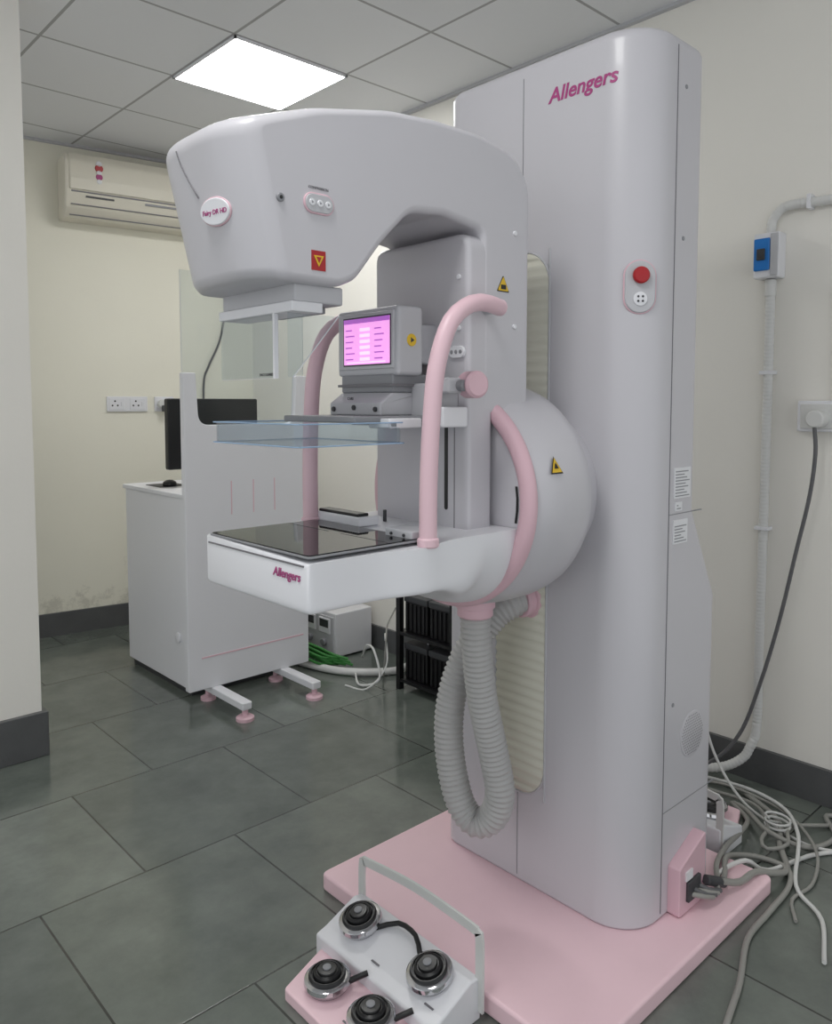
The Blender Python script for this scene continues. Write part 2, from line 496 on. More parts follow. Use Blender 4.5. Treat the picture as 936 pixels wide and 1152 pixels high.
# lower arm / bucky body
secs = []
def sstep(t): t = max(0, min(1, t)); return t*t*(3-2*t)
for x in [.72,.7215,.725,.731,.76,.82,.86]+[.88+.015*i for i in range(23)]:
    ins = {.72:.007,.7215:.0035,.725:.001}.get(x, 0)
    t = sstep((x-.98)/.22); tn = sstep((x-.97)/.16); ta = sstep((x-.85)/.12)
    a = .171+.024*ta+.004*t-ins; b = .094+.084*t; nn_ = 30-27.7*tn**.45
    secs.append((x, a, b, nn_, ins))
vs = []; fs = []; NP = 81
for x, a, b, e, ins in secs:
    for i in range(NP):
        ph = pi*i/(NP-1)
        c = cos(ph); s_ = sin(ph)
        y = a*math.copysign(abs(c)**(2/e), c); z = -(b-ins)*abs(s_)**(2/e)
        vs.append(Vector((x, CY+y, 1.0-(ins if i in (0, NP-1) else 0)+z)))
for j in range(len(secs)-1):
    for i in range(NP):
        i2 = (i+1) % NP
        fs.append((j*NP+i, j*NP+i2, (j+1)*NP+i2, (j+1)*NP+i))
fs.append(tuple(range(NP))); fs.append(tuple((len(secs)-1)*NP+i for i in range(NP)))
mk('bucky_body', vs, fs, M['white'], mm, ang=40)
slab('detector_frame', mm, rrect(.724, .985, CY-.166, CY+.166, .01), .9985, 1.0022, .001, M['mgrey'], XY)
slab('detector_glass', mm, rrect(.727, .975, CY-.162, CY+.162, .008), .9995, 1.004, .001, M['glassblk'], XY)
for k, s in enumerate((-1, 1)):
    box('detector_mark_%d' % (k+1), mm, .90, .902, CY+s*.02, CY+s*.155, 1.0038, 1.0043, M['dgrey'])
box('bucky_front_groove', mm, .7188, .7205, CY-.158, CY+.158, .985, .988, M['seam'])
text('bucky_lettering', mm, 'Allengers', .0215, (.7188, CY-.068, .960), R_NX, M['magenta'], shear=.2, off=.0003)
box('rear_block', mm, .985, 1.04, CY+.03, CY+.185, 1.0, 1.020, M['white'], bev=.004)
box('rear_block_slot', mm, .99, 1.02, CY+.04, CY+.175, 1.019, 1.026, M['black'], bev=.003)
box('near_block', mm, .955, 1.01, CY-.16, CY-.085, 1.0, 1.018, M['lgrey'], bev=.004)
cyl('block_bolt_1', mm, (.956, CY-.14, 1.009), (.952, CY-.14, 1.009), .003, M['dgrey'], 12)
cyl('block_bolt_2', mm, (.956, CY-.105, 1.009), (.952, CY-.105, 1.009), .003, M['dgrey'], 12)
cyl('table_pin', mm, (1.08, CY+.06, 1.0), (1.08, CY+.06, 1.025), .004, M['dgrey'], 12)

# post
slab('carriage_post', mm, fillet([(CY-.139,.99),(CY+.145,.99),(CY+.145,1.585),(CY-.139,1.585)], [0,0,.03,.035]), 1.125, 1.20, .012, M['shell'], YZ)
slab('rail_slot', mm, stadium(CY-.08, 1.13, .009, .19), 1.1235, 1.13, .0005, M['black'], YZ)
box('post_groove', mm, 1.1238, 1.127, CY-.104, CY-.1025, 1.0, 1.21, M['seam'])
slab('post_button_oval', mm, stadium(1.088, 1.353, .042, .024), 1.119, 1.126, .002, M['white'], YZ)
for k in range(3):
    cyl('post_button_%d' % (k+1), mm, (1.12, 1.076+.012*k, 1.353), (1.1175, 1.076+.012*k, 1.353), .004, M['mgrey'], 14)
for k, z in enumerate((1.50, 1.40)):
    cyl('post_screw_%d' % (k+1), mm, (1.126, 1.085, z), (1.121, 1.085, z), .005, M['white'], 14)

# upper arm + tube head
ZB = 1.447
prof = [(.700,ZB),(.815,ZB),(.850,1.463),(.908,1.533),(.975,1.597),(1.06,1.606),(1.165,1.592),(1.165,1.235),(1.313,1.20),(1.313,1.705),
        (1.270,1.757),(1.160,1.778),(1.034,1.776),(.925,1.766),(.771,1.731),(.6465,1.683)]
rads = [.026,.05,.06,.1,.06,.04,.02,0,0,.09,.08,.2,.3,.3,.3,.030]
AP = fillet(prof, rads, 7)
BA, BE = .042, 3.6
def bulge(v):
    w = max(0, min(1, (.84-v.x)/.15)); q = 1-min(1, abs(v.y-CY)/.14)**BE
    return Vector((v.x-BA*q*w, v.y, v.z))
slab('upper_arm', mm, AP, CY-.14, CY+.14, .014, M['shell'], XZ, mid=28, seg=6, warp=bulge)
NY = CY-.14
def front_x(z): return .6465+(1.683-z)/(1.683-ZB)*(.700-.6465)
def front_surf(y, z): return Vector((front_x(z)-BA*(1-(abs(y-CY)/.14)**BE)-.0006, y, z))
sweep('head_seam', mm, [front_surf(y, z) for z, y in ((1.665,1.235),(1.64,1.228),(1.61,1.212),(1.585,1.195))], .0013, M['seam'], n=6, step=.005)
bn = Vector((-1,-.22,-.2)).normalized()
bc = front_surf(1.150, 1.557)
bu = (Vector((0,0,1))-bn*bn.z).normalized()
bt = bu.cross(bn).normalized()
ell = lambda a_, b_: [Vector((a_*cos(a), b_*sin(a))) for a in [2*pi*i/36 for i in range(36)]]
slab('head_badge', mm, ell(.034,.021), -.006, .005, .002, M['white'], lambda a,b,c: tuple(bc+bt*a+bu*b+bn*c))
slab('head_badge_rim', mm, ell(.036,.023), -.006, .003, .002, M['ring'], lambda a,b,c: tuple(bc+bt*a+bu*b+bn*c))
text('head_badge_text', mm, 'Fairy DR HD', .0105, None, None, M['magenta'], shear=.2, off=.0002, align='CENTER', mapf=lambda c: bc+bt*c.x+bu*(c.y-.004)+bn*(.0053+c.z))
def nearoval(name, x, z, w, h, d=.004, m='white'):
    slab(name, mm, stadium(x, z, w, h), NY-d, NY+.002, .0015, M[m], XZ)
nearoval('head_button_rim', .768, 1.575, .060, .034, .003, 'ring')
nearoval('head_button_panel', .768, 1.575, .055, .029, .0045, 'lgrey')
for k in range(3):
    cyl('head_button_%d' % (k+1), mm, (.752+.016*k, NY-.004, 1.575), (.752+.016*k, NY-.0065, 1.575), .0058, M['white'], 16)
    cyl('head_button_mark_%d' % (k+1), mm, (.752+.016*k, NY-.006, 1.575), (.752+.016*k, NY-.0068, 1.575), .0028, M['mgrey'], 3)
text('head_button_text', mm, 'COMPRESSION', .006, (.748, NY-.0005, 1.598), R_NY, M['seam'])
box('laser_label', mm, .753, .781, NY-.001, NY+.001, 1.468, 1.500, M['red'])
def tri(name, cx, cz, s, m, y, par=mm):
    slab(name, par, fillet([(cx-s,cz-s*.8),(cx+s,cz-s*.8),(cx,cz+s*.95)], .002), y-.001, y+.001, 0, m, XZ)
slab('laser_triangle', mm, V2([(.757,1.492),(.777,1.492),(.767,1.474)]), NY-.0018, NY, 0, M['yellow'], XZ)
slab('laser_dot', mm, V2([(.762,1.4895),(.772,1.4895),(.767,1.480)]), NY-.0024, NY, 0, M['red'], XZ)
for k, (x, z) in enumerate(((.694,1.573),(1.262,1.60),(1.262,1.41))):
    cyl('arm_screw_%d' % (k+1), mm, (x, NY+.002, z), (x, NY-.004, z), .007 if k == 0 else .005, M['mgrey'] if k == 0 else M['white'], 16)
cyl('arm_screw_core', mm, (.694, NY-.003, 1.573), (.694, NY-.005, 1.573), .003, M['black'], 12)
tri('arm_warning_back', 1.2265, 1.493, .019, M['black'], NY)
tri('arm_warning_label', 1.2265, 1.493, .0165, M['yellow'], NY-.0006)
box('arm_warning_sign', mm, 1.219, 1.234, NY-.0022, NY, 1.483, 1.492, M['black'])

# collimator and clear face guard
box('collimator', mm, .735, .835, CY-.118, CY+.118, 1.418, 1.449, M['lgrey'], bev=.004)
box('collimator_plate', mm, .728, .79, CY-.12, CY+.12, 1.402, 1.419, M['white'], bev=.002)
box('collimator_lens', mm, .79, .825, CY-.08, CY+.06, 1.407, 1.419, M['mgrey'], bev=.002)
box('face_guard_sheet', mm, .732, .735, CY-.06, CY+.12, 1.295, 1.404, M['clear'])
box('face_guard_strip', mm, .729, .736, CY-.066, CY-.060, 1.293, 1.404, M['white'])
box('face_guard_lip', mm, .7325, .7345, CY-.06, CY+.12, 1.293, 1.2945, M['pvc'])
slab('face_guard_side', mm, V2([(.736,1.402),(.84,1.402),(.745,1.295),(.736,1.295)]), CY-.097, CY-.094, 0, M['clear'], XZ)
sweep('face_guard_edge', mm, [(.842,CY-.096,1.404),(.79,CY-.096,1.345),(.745,CY-.096,1.295)], .0011, M['white'], n=6)
text('face_guard_text', mm, 'FACE GUARD', .007, (.7305, CY-.015, 1.298), R_NX, M['dgrey'])

# control display
box('display_housing', mm, .985, 1.05, 1.108, 1.298, 1.305, 1.437, M['lgrey'], bev=.008)
box('display_bezel', mm, .981, .987, 1.118, 1.288, 1.318, 1.428, M['lgrey'], bev=.002)
box('display_screen_edge', mm, .9803, .983, 1.125, 1.271, 1.325, 1.421, M['dgrey'])
box('display_screen', mm, .9795, .982, 1.128, 1.268, 1.328, 1.418, M['screen'])
box('display_header', mm, .9788, .9798, 1.128, 1.268, 1.409, 1.418, M['screenp'])
for r_ in range(6):
    for c_ in range(3):
        y = 1.262-c_*.045
        if c_ == 1: box('display_field_%d_%d' % (r_+1, c_+1), mm, .9788, .9798, y-.030, y, 1.393-.0115*r_, 1.399-.0115*r_, M['screenw'])
        else: box('display_text_%d_%d' % (r_+1, c_+1), mm, .9788, .9798, y-.020-(r_*5 % 3)*.004, y, 1.395-.0115*r_, 1.3975-.0115*r_, M['screenp'])
box('display_footer', mm, .9788, .9798, 1.14, 1.258, 1.331, 1.333, M['screenw'])
cyl('display_sticker', mm, (1.018, 1.109, 1.372), (1.018, 1.1065, 1.372), .012, M['yellow'], 24)
cyl('display_sticker_mark', mm, (1.018, 1.1068, 1.372), (1.018, 1.106, 1.372), .006, M['dgrey'], 3)
box('display_mount', mm, 1.05, 1.13, 1.15, 1.26, 1.33, 1.41, M['lgrey'], bev=.005)
# compression carriage
box('carriage_block', mm, 1.035, 1.126, 1.085, 1.325, 1.205, 1.290, M['lgrey'], bev=.006)
box('carriage_neck', mm, .985, 1.09, 1.125, 1.285, 1.272, 1.308, M['mgrey'], bev=.004)
box('carriage_neck_rim', mm, .98, 1.05, 1.12, 1.29, 1.284, 1.289, M['seam'])
slab('paddle_clamp', mm, fillet([(.955,1.228),(1.05,1.228),(1.05,1.272),(.985,1.272),(.955,1.252)], .004), 1.125, 1.285, .004, M['lgrey'], XZ)
for k, (y, z) in enumerate(((1.27,1.24),(1.14,1.24),(1.205,1.243))):
    cyl('clamp_bolt_%d' % (k+1), mm, (.957, y, z), (.951, y, z), .005, M['dgrey'], 12)
text('clamp_text', mm, 'CARE', .008, (.954, 1.225, 1.258), R_NX, M['dgrey'])
box('paddle_bracket', mm, .86, 1.04, 1.085, 1.31, 1.216, 1.228, M['mgrey'], bev=.003)
box('paddle_latch', mm, .92, 1.0, 1.06, 1.12, 1.206, 1.224, M['white'], bev=.003)
box('carriage_side_arm', mm, 1.05, 1.12, 1.055, 1.09, 1.205, 1.245, M['white'], bev=.004)
sweep('release_lever', mm, [(1.05,1.08,1.24),(1.03,1.07,1.27),(1.035,1.068,1.292)], .006, M['white'], n=10)
def tray():
    P0 = rrect(.724, .955, 1.06, 1.34, .018, 6)
    slab('paddle_floor', mm, P0, 1.178, 1.1805, 0, M['bluec'], XY)
    P1 = inset(P0, .0025); N = len(P0); vs = []; fs = []
    for P, z in ((P0,1.18),(P0,1.216),(P1,1.216),(P1,1.18)):
        for p in P: vs.append(Vector((p.x, p.y, z)))
    for j in range(4):
        for i in range(N):
            i2 = (i+1) % N; j2 = (j+1) % 4
            fs.append((j*N+i, j*N+i2, j2*N+i2, j2*N+i))
    mk('paddle_wall', vs, fs, M['bluec'], mm, ang=40)
    for nm, z in (('paddle_rim', 1.2165), ('paddle_foot', 1.179)):
        pts = [Vector((p.x, p.y, z)) for p in P0]; pts.append(pts[0])
        sweep(nm, mm, pts, .0014, M['edge'], step=.1, n=6)
tray()

cyl('knob_shaft', mm, (1.075, 1.075, 1.285), (1.075, 1.02, 1.285), .011, M['mgrey'])
box('knob_bracket', mm, 1.045, 1.10, 1.035, 1.085, 1.27, 1.30, M['lgrey'], bev=.006)
cyl('adjust_knob', mm, (1.105, 1.045, 1.287), (1.095, 1.005, 1.287), .026, M['ring'], 32, .2)
# grab handles
for k, s in enumerate((-1, 1)):
    sweep('grab_handle_%d' % (k+1), mm, [(.975,CY+s*.183,.995),(.975,CY+s*.184,1.10),(.980,CY+s*.186,1.22),(.992,CY+s*.188,1.32),(1.025,CY+s*.19,1.40),(1.08,CY+s*.19,1.437),(1.13,CY+s*.186,1.442),(1.18,CY+s*.17,1.440)], .0165, M['pink'], n=20)
    lathe('handle_cap_%d' % (k+1), mm, [(.0165,0),(.0165,.006),(.012,.012),(0,.014)], M['pink'], (1.18, CY+s*.17, 1.44), (1,-s*.1,0), 20)
    cyl('handle_foot_%d' % (k+1), mm, (.975, CY+s*.183, .99), (.975, CY+s*.183, 1.008), .020, M['pink'])
    cyl('handle_stub_%d' % (k+1), mm, (1.175, CY+s*.175, 1.44), (1.175, CY+s*.135, 1.44), .012, M['lgrey'])
def drumlabel(nm, s, m, rr):
    vs = []
    for (a, b) in ((-s,-.8*s),(s,-.8*s),(0,.95*s)):
        ang = math.asin((.075+b)/.249)
        vs.append(Vector((1.277+a, CY-rr*cos(ang), 1.05+rr*sin(ang))))
    mk(nm, vs, [(0,1,2)], m, mm, smooth=False)
drumlabel('drum_warning_back', .020, M['black'], .2515)
drumlabel('drum_warning_label', .0165, M['yellow'], .2522)
drumlabel('drum_warning_sign', .007, M['black'], .2528)
# hose
sweep('corrugated_hose', mm, [(1.30,1.20,.80),(1.305,1.20,.70),(1.325,1.20,.57),(1.355,1.19,.43),(1.368,1.18,.33),(1.36,1.20,.265),(1.34,1.24,.25),(1.325,1.275,.30),(1.318,1.30,.42),(1.328,1.302,.54),(1.36,1.28,.65),(1.41,1.24,.735),(1.445,1.215,.765),(1.475,1.205,.775)],
      .034, M['hose'], step=.0022, n=22, rib=.07, pitch=.0125)
lathe('hose_collar_1', mm, [(.037,0),(.041,.004),(.041,.022),(.046,.024),(.046,.05),(.040,.055)], M['ring'], (1.30,1.20,.765), (0,0,1))
lathe('hose_collar_2', mm, [(.037,0),(.042,.004),(.042,.02),(.048,.022),(.048,.03)], M['ring'], (1.462,1.206,.772), (1,-.1,.03))

# ---------------------------------------------------------------- foot pedals
def pedal_unit(T, loc):
    e = empty('foot_pedal_switch', loc)
    def tf(f): return lambda a, b, c: tuple(T @ Vector(f(a, b, c)))
    slab('pedal_base', e, fillet([(.862,1.075),(1.0,1.03),(1.0,1.385),(.862,1.335)], .012), 0, .026, .004, M['pinkf'], tf(XY))
    slab('pedal_bridge', e, fillet([(.990,0),(1.128,0),(1.128,.088),(1.10,.093),(1.02,.060),(.990,.052)], [0,0,.008,.02,.03,.008]), 1.02, 1.40, .005, M['white'], tf(XZ))
    def P(x, y, z): return T @ Vector((x, y, z))
    K = 1.1
    for k, (x, y, z) in enumerate(((1.065,1.325,.070),(1.065,1.10,.070),(.932,1.275,.024),(.935,1.135,.024))):
        ax = (T.to_3x3() @ Vector((-.25 if k < 2 else -.05, 0, 1)))
        o = P(x, y, z)
        lathe('pedal_bowl_%d' % (k+1), e, [(.030*K,0),(.039*K,.006),(.0455*K,.018),(.044*K,.026),(.040*K,.029),(.034*K,.030)], M['chrome'], o, ax)
        lathe('pedal_pad_%d' % (k+1), e, [(a*K, b) for a, b in ((.0355,.027),(.036,.033),(.033,.037),(.031,.037),(.030,.034),(.028,.034),(.0265,.040),(.0215,.043),(.0205,.041),(.019,.041),(.0175,.0455),(0,.047))], M['black'], o, ax)
        lathe('pedal_centre_%d' % (k+1), e, [(.009,.046),(.009,.0485),(.007,.0495),(0,.0498)], M['mgrey'], o, ax, 20)
    sweep('pedal_lead', e, [P(1.07,1.285,.085),P(1.10,1.24,.105),P(1.095,1.18,.11),P(1.08,1.15,.092)], .0055, M['black'], n=10)
    for k, (y) in enumerate((1.275, 1.135)):
        sweep('pedal_tail_%d' % (k+1), e, [P(.955,y-.03,.04),P(.975,y-.045,.05),P(.995,y-.055,.055)], .006, M['black'], n=8)
    sweep('carry_handle', e, [P(1.122,1.395,.02),P(1.122,1.395,.155),P(1.122,1.388,.172),P(1.122,1.37,.176),P(1.122,1.21,.192),P(1.122,1.045,.188),P(1.122,1.025,.183),P(1.122,1.018,.168),P(1.122,1.018,.02)], .008, M['pvc'], step=.01, n=4, flat=(.003,.010), up=T.to_3x3() @ Vector((1,0,0)))
    for k, (x, y) in enumerate(((1.02,1.225),(1.02,1.06),(.90,1.30),(.90,1.17))):
        a = P(x-.002, y-.012, 0); b = P(x+.002, y+.012, 0)
        z = .062 if k < 2 else .0262
        box('pedal_mark_%d' % (k+1), e, min(a.x,b.x), max(a.x,b.x), min(a.y,b.y), max(a.y,b.y), z-.001, z+.0005, M['seam'])
pedal_unit(Matrix.Identity(4), (1.0,1.21,0))
T2 = Matrix.Translation((2.15+.99, 1.135+1.21, 0)) @ Matrix.Rotation(pi, 4, 'Z')
pedal_unit(T2, (2.15,1.135,0))

# ---------------------------------------------------------------- radiation shield
sh = empty('protective_shield_screen', (1.735, 2.92, 0))
SP = fillet([(1.44,.075),(2.03,.075),(2.03,1.375),(1.975,1.375),(1.965,1.165),(1.505,1.165),(1.495,1.375),(1.44,1.375)], [.008,.008,.006,.006,.05,.05,.006,.006], 6)
slab('panel', sh, SP, 2.905, 2.935, .003, M['white'], XZ)
box('viewing_glass', sh, 1.445, 2.025, 2.922, 2.928, 1.15, 1.78, M['clear'])
sweep('glass_edge_1', sh, [(1.445,2.925,1.38),(1.445,2.925,1.78)], .002, M['pvc'], n=6)
sweep('glass_edge_2', sh, [(2.025,2.925,1.38),(2.025,2.925,1.78)], .002, M['pvc'], n=6)
box('panel_stripe', sh, 1.50, 2.0, 2.903, 2.906, .205, .211, M['pink'])
for k in range(3):
    box('panel_pinstripe_%d' % (k+1), sh, 1.645+k*.105, 1.649+k*.105, 2.903, 2.906, .79, .93, M['pink'])
for k, x in enumerate((1.565, 1.90)):
    slab('foot_bar_%d' % (k+1), sh, rrect(x-.022, x+.022, 2.66, 3.0, .008), .045, .075, .004, M['white'], XY)
    lathe('foot_pad_%d' % (k+1), sh, [(.036,0),(.036,.012),(.028,.018),(.012,.022),(.012,.046)], M['ring'], (x, 2.68, 0), (0,0,1))
    lathe('rear_foot_pad_%d' % (k+1), sh, [(.032,0),(.032,.012),(.012,.022),(.012,.046)], M['ring'], (x, 2.98, 0), (0,0,1))

# ---------------------------------------------------------------- console cabinet
cb = empty('console_cabinet', (1.75, 3.35, 0))
box('body', cb, 1.515, 2.02, 3.04, 3.67, .03, .85, M['white'], bev=.004)
box('plinth', cb, 1.53, 2.0, 3.06, 3.65, 0, .03, M['dgrey'])
box('top', cb, 1.505, 2.03, 3.03, 3.68, .85, .87, M['white'], bev=.004)
box('corner_edge', cb, 1.511, 1.516, 3.035, 3.045, .03, .85, M['seam'])
lathe('lock_disc', cb, [(.022,0),(.022,.008),(.015,.01),(0,.011)], M['white'], (1.515, 3.14, .24), (-1,0,0))
mn = empty('computer_monitor', (1.79, 3.33, .87))
slab('monitor_shell', mn, rrect(1.56, 2.02, .955, 1.275, .01), 3.30, 3.335, .006, M['black'], XZ)
box('monitor_panel', mn, 1.572, 2.008, 3.334, 3.3365, .967, 1.263, M['glassblk'])
box('monitor_neck', mn, 1.76, 1.82, 3.275, 3.302, .875, 1.10, M['black'], bev=.004)
slab('monitor_base', mn, rrect(1.67, 1.91, 3.21, 3.38, .03), .870, .882, .003, M['black'], XY)
ms = empty('computer_mouse', (1.62, 3.42, .87))
lathe('mouse_shell', ms, [(.030,0),(.033,.008),(.028,.020),(.015,.028),(0,.030)], M['black'], (1.62,3.42,.871), (0,0,1))
slab('mouse_pad', ms, rrect(1.56,1.70,3.39,3.55,.01), .8702,.8722,.0005, M['dgrey'], XY)

# ---------------------------------------------------------------- wall AC
ac = empty('air_conditioner', tuple(wf(1.93, 0, 2.38)))
s0, s1 = 1.494, 2.36
apf = lambda a, b, c: tuple(wf(c, a, b))
AO = fillet([(0.001,2.215),(.115,2.215),(.168,2.262),(.190,2.325),(.198,2.40),(.190,2.49),(.165,2.53),(.001,2.53)], [0,.02,.03,.05,.05,.05,.03,0], 5)
slab('body', ac, AO, s0, s1, .012, M['acb'], apf)
slab('front_panel', ac, fillet([(.10,2.345),(.203,2.345),(.206,2.40),(.198,2.49),(.170,2.534),(.10,2.534)], [0,.006,.05,.05,.02,0], 5), s0+.02, s1-.02, .008, M['acb'], apf)
for nm, a0, a1, z0_, z1_ in (('louvre_gap', .165, .194, 2.333, 2.340),('louvre_line_1', .15, .181, 2.272, 2.276),('louvre_line_2', .10, .137, 2.226, 2.230)):
    vs = [wf(s, a, z) for s in (s0+.03, s1-.03) for a in (a0, a1) for z in (z0_, z1_)]
    mk(nm, vs, [(0,1,3,2),(4,6,7,5),(0,4,5,1),(2,3,7,6),(0,2,6,4),(1,5,7,3)], M['seam'], ac, smooth=False)
def wbox(nm, par, sa, sb, na, nb, za, zb, m, bev=0):
    return box(nm, par, sa, sb, na, nb, za, zb, m, bev=bev, T=TW)
for k in range(5):
    cyl('rating_sticker_%d' % (k+1), ac, tuple(wf(s0+.165, .195, 2.485-.022*k)), tuple(wf(s0+.165, .2078, 2.485-.022*k)), (.015,.020,.013,.017,.013)[k], (M['paper'],M['red'],M['paper'],M['magenta'],M['paper'])[k], 16)
wbox('brand_plate', ac, s0+.10, s0+.24, .186, .1925, 2.312, 2.320, M['dgrey'])
wbox('display_strip', ac, s0+.40, s0+.60, .186, .1925, 2.312, 2.322, M['mgrey'])

sk = empty('wall_socket_plate', tuple(wf(1.82, 0, 1.25)))
wbox('plate', sk, 1.712, 1.932, .0, .012, 1.208, 1.292, M['white'], .003)
for k in range(2):
    s = 1.765+k*.112
    wbox('module_%d' % (k+1), sk, s-.042, s+.042, .010, .015, 1.218, 1.282, M['white'], .002)
    for j, (a, b) in enumerate(((0,.016),(-.014,-.008),(.014,-.008))):
        cyl('pin_hole_%d_%d' % (k+1, j+1), sk, tuple(wf(s-.01+a, .014, 1.25+b)), tuple(wf(s-.01+a, .0158, 1.25+b)), .005, M['black'], 12)
    wbox('rocker_%d' % (k+1), sk, s+.022, s+.036, .014, .019, 1.238, 1.262, M['white'], .001)
sk2 = empty('wall_socket_plate', tuple(wf(2.02, 0, 1.25)))
wbox('plate', sk2, 1.972, 2.08, 0, .012, 1.208, 1.292, M['white'], .003)
cyl('plug', sk2, tuple(wf(2.01, .012, 1.25)), tuple(wf(2.01, .055, 1.25)), .026, M['pvc'])
cyl('plug_tip', sk2, tuple(wf(2.01, .05, 1.24)), tuple(wf(2.01, .06, 1.21)), .012, M['dgrey'])
wc = empty('wall_cable', tuple(wf(2.38, .02, 1.8)))
sweep('lead', wc, [wf(2.42,.012,1.95),wf(2.40,.012,1.80),wf(2.36,.012,1.62),wf(2.29,.012,1.47),wf(2.26,.012,1.36),wf(2.26,.012,1.0)], .006, M['cabled'], n=8)

# ---------------------------------------------------------------- right wall electrics
iso = empty('isolator_switch', (XW, 1.075, 1.715))
box('enclosure', iso, XW-.055, XW, 1.035, 1.115, 1.645, 1.785, M['white'], bev=.006)
box('blue_window', iso, XW-.062, XW-.053, 1.062, 1.112, 1.668, 1.768, M['blue'], bev=.005)
box('toggle', iso, XW-.068, XW-.060, 1.075, 1.10, 1.70, 1.735, M['dgrey'], bev=.002)
box('cover_lip', iso, XW-.060, XW-.054, 1.037, 1.060, 1.65, 1.78, M['lgrey'], bev=.002)
cd = empty('conduit_riser', (XW-.02, 1.07, .9))
sweep('riser', cd, [(XW-.02,1.072,1.643),(XW-.02,1.072,1.3),(XW-.02,1.073,.9),(XW-.02,1.075,.5),(XW-.02,1.075,.20),(XW-.035,1.085,.13)], .0145, M['pvc'], step=.0035, n=14, rib=.05, pitch=.012)
for k, (y, z) in enumerate(((1.073,1.35),(1.074,.85))):
    box('clip_%d' % (k+1), cd, XW-.037, XW-.001, y-.022, y+.022, z-.006, z+.006, M['white'], bev=.002)
cyl('coupler', cd, (XW-.02,1.073,1.59), (XW-.02,1.073,1.643), .0175, M['pvc'])
cf = empty('conduit_floor_bend', (XW-.1, 1.2, .03))
sweep('pipe', cf, [(XW-.035,1.085,.13),(XW-.05,1.105,.085),(XW-.08,1.16,.045),(XW-.12,1.25,.03),(XW-.15,1.42,.022)], .0145, M['pvc'], step=.0035, n=14, rib=.05, pitch=.012)
ct2 = empty('conduit_top_bend', (XW-.02, .9, 1.86))
sweep('pipe', ct2, [(XW-.02,1.076,1.787),(XW-.02,1.072,1.825),(XW-.02,1.045,1.858),(XW-.02,.995,1.865),(XW-.02,.9,1.86),(XW-.02,.6,1.86)], .0145, M['pvc'], step=.0035, n=14, rib=.05, pitch=.012)
box('clip', ct2, XW-.037, XW-.001, .954, .966, 1.842, 1.886, M['white'], bev=.002)
sk3 = empty('wall_switch_socket', (XW, .93, 1.21))
box('plate', sk3, XW-.03, XW, .84, .975, 1.165, 1.26, M['white'], bev=.004)
box('inner', sk3, XW-.034, XW-.028, .85, .965, 1.175, 1.25, M['pvc'], bev=.002)
cyl('plug', sk3, (XW-.03,.905,1.205), (XW-.085,.905,1.205), .026, M['pvc'])
sweep('drop_conduit', sk3, [(XW-.018,.865,1.26),(XW-.018,.866,1.5),(XW-.018,.868,1.6)], .012, M['pvc'], n=12)
pc = empty('power_cable', (XW-.08, 1.0, .6))
sweep('lead', pc, [(XW-.078,.905,1.180),(XW-.078,.900,1.10),(XW-.072,.915,.97),(XW-.072,.95,.79),(XW-.075,.99,.58),(XW-.08,1.04,.37),(XW-.09,1.10,.18),(XW-.13,1.18,.07),(XW-.20,1.30,.016),(XW-.33,1.5,.012)], .006, M['cabled'], n=10)
fc = empty('floor_cables', (2.2, .9, 0))
sweep('lead_1', fc, [(1.80,.838,.085),(1.87,.825,.06),(1.95,.82,.055),(2.02,.80,.03),(2.10,.80,.009),(2.20,.86,.009),(2.33,.92,.009),(2.42,1.06,.009),(2.45,1.14,.012)], .0085, M['cable'], n=8)
sweep('lead_2', fc, [(1.78,.842,.08),(1.86,.86,.062),(1.95,.90,.055),(2.03,.905,.03),(2.10,.87,.009),(2.10,.80,.009),(2.02,.765,.009),(1.88,.757,.009),(1.75,.75,.009),(1.60,.70,.009),(1.48,.67,.009),(1.30,.62,.009)], .007, M['cable'], n=8)
sweep('lead_3', fc, [(1.79,.85,.075),(1.88,.88,.058),(1.98,.86,.055),(2.05,.83,.012),(2.22,.78,.007),(2.34,.70,.007),(2.45,.60,.007)], .006, M['pvc'], n=8)
sweep('lead_4', fc, [(2.40,1.22,.30),(2.39,1.15,.12),(2.36,1.05,.02),(2.30,.93,.008),(2.26,.80,.008),(2.33,.70,.008),(2.5,.62,.008)], .0045, M['pvc'], n=8)
sweep('lead_5', fc, [(2.33,1.40,.008),(2.36,1.15,.009),(2.35,1.0,.02),(2.26,.92,.02),(2.17,.90,.02),(2.14,.87,.018),(2.2,.84,.02),(2.3,.87,.02),(2.42,.80,.008)], .0055, M['cable'], n=8)
sweep('lead_6', fc, [(2.40,1.20,.008),(2.41,1.1,.02),(2.40,.95,.012),(2.31,.84,.022),(2.20,.76,.02),(2.08,.73,.006),(1.98,.74,.006),(1.9,.70,.006)], .0045, M['cable'], n=8)
sweep('lead_7', fc, [(1.80,.846,.07),(1.90,.90,.06),(2.02,.93,.05),(2.14,.95,.030),(2.26,.98,.014),(2.33,1.06,.010),(2.30,1.0,.020),(2.22,.90,.024),(2.24,.80,.012),(2.36,.77,.008),(2.47,.83,.008),(2.48,.70,.008),(2.40,.55,.008)], .007, M['cable'], n=8)
sweep('lead_8', fc, [(2.38,1.35,.010),(2.42,1.22,.012),(2.43,1.05,.022),(2.38,.92,.026),(2.27,.84,.028),(2.17,.80,.022),(2.09,.775,.012),(2.02,.74,.008),(1.95,.66,.008),(1.80,.60,.008)], .0055, M['pvc'], n=8)
sweep('cable_tie_coil', fc, [(2.28+.03*cos(a*.9), .90+.035*sin(a*.9), .014+.002*a) for a in range(0, 18)], .0035, M['pvc'], n=6, step=.01)

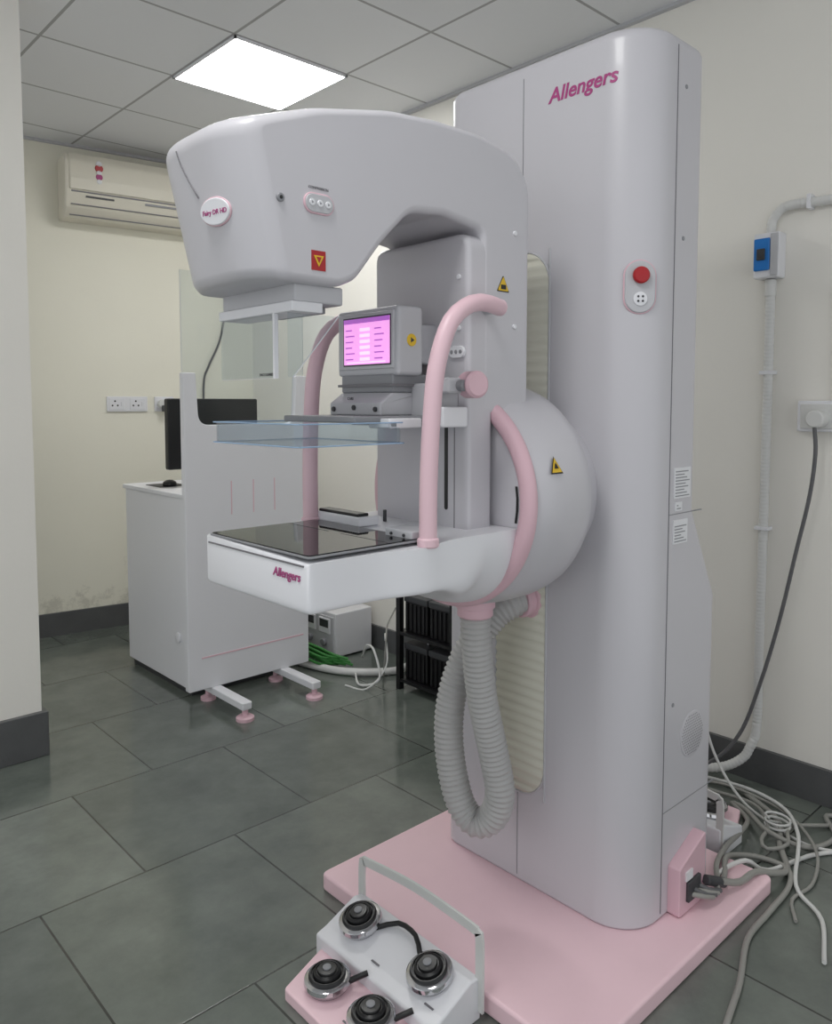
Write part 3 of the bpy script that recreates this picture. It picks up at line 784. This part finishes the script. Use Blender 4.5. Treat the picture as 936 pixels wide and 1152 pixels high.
# ---------------------------------------------------------------- battery rack
rk = empty('battery_rack', (2.38, 2.36, 0))
for i, x in enumerate((2.245, 2.50)):
    for j, y in enumerate((2.19, 2.52)):
        box('rack_post_%d' % (i*2+j+1), rk, x-.012, x+.012, y-.012, y+.012, 0, .46, M['black'])
for k, z in enumerate((.035, .245)):
    box('shelf_%d' % (k+1), rk, 2.235, 2.51, 2.18, 2.53, z, z+.014, M['black'])
    for j in range(2):
        y0_ = 2.21+j*.155
        box('battery_%d' % (k*2+j+1), rk, 2.262, 2.48, y0_, y0_+.14, z+.014, z+.165, M['black'], bev=.006)
        box('battery_lid_%d' % (k*2+j+1), rk, 2.258, 2.484, y0_-.003, y0_+.143, z+.145, z+.172, M['dgrey'], bev=.004)
        for i in range(5):
            box('battery_rib_%d_%d' % (k*2+j+1, i+1), rk, 2.256, 2.264, y0_+.012+i*.026, y0_+.020+i*.026, z+.02, z+.14, M['black'])
        cyl('terminal_%d' % (k*2+j+1), rk, (2.30, y0_+.03, z+.172), (2.30, y0_+.03, z+.19), .009, M['chrome'], 12)
sb = empty('stabiliser_unit', (2.38, 3.2, 0))
box('case', sb, 2.27, 2.50, 3.02, 3.42, .008, .225, M['white'], bev=.006)
box('fascia', sb, 2.264, 2.272, 3.035, 3.405, .03, .205, M['lgrey'], bev=.003)
for k in range(3):
    y = 3.10+k*.12
    box('meter_%d' % (k+1), sb, 2.258, 2.266, y-.045, y+.045, .12, .195, M['white'], bev=.003)
    box('meter_face_%d' % (k+1), sb, 2.2565, 2.259, y-.035, y+.035, .15, .188, M['dgrey'])
    cyl('knob_%d' % (k+1), sb, (2.265, y, .075), (2.245, y, .075), .018, M['mgrey'], 20)
for k in range(4):
    cyl('rubber_foot_%d' % (k+1), sb, (2.30+.17*(k % 2), 3.06+.32*(k//2), 0), (2.30+.17*(k % 2), 3.06+.32*(k//2), .01), .012, M['black'], 12)
gc = empty('green_cable_bundle', (2.18, 3.05, 0))
for k in range(10):
    o = k*.011; zz = .008+(k % 3)*.014
    sweep('strand_%d' % (k+1), gc, [(2.22-o,3.42,.01+zz),(2.20-o,3.25,.03+zz),(2.19-o*1.1,3.08,.05+zz),(2.21-o,2.93,.03+zz),(2.25-o*.6,2.86+.01*k,.01+zz)], .0065, M['green'], n=6)
wp = empty('white_floor_pipe', (2.2, 2.8, 0))
sweep('pipe', wp, [(2.08,3.2,.02),(2.10,3.0,.02),(2.15,2.84,.02),(2.24,2.73,.02),(2.36,2.66,.02),(2.45,2.64,.06),(2.52,2.66,.16)], .017, M['pvc'], n=12)
sweep('loop_1', wp, [(2.30,2.85,.05),(2.22,2.72,.15),(2.18,2.62,.16),(2.16,2.56,.05),(2.13,2.66,.006),(2.2,2.78,.02)], .005, M['pvc'], n=8)
sweep('loop_2', wp, [(2.40,2.80,.12),(2.28,2.66,.20),(2.20,2.56,.10),(2.12,2.60,.006),(2.08,2.70,.006)], .004, M['pvc'], n=8)
sweep('loop_3', wp, [(2.38,2.70,.30),(2.26,2.62,.26),(2.20,2.56,.22),(2.22,2.6,.05),(2.3,2.7,.01)], .004, M['cable'], n=8)

# ---------------------------------------------------------------- world & camera
w = bpy.data.worlds.new('World'); S.world = w; w.use_nodes = True
bg = w.node_tree.nodes['Background']; bg.inputs[0].default_value = (.95,.98,1.0,1); bg.inputs[1].default_value = .88

cam = bpy.data.cameras.new('camera'); co = bpy.data.objects.new('camera', cam); COL.objects.link(co)
co.location = (0, 0, 1.25); co.rotation_euler = (radians(86.2), 0, radians(-42.9))
cam.sensor_fit = 'VERTICAL'; cam.sensor_height = 24; cam.lens = 880/1152*24; cam.shift_y = -63/1152
cam.clip_start = .05
S.camera = co
S.view_settings.view_transform = 'Standard'
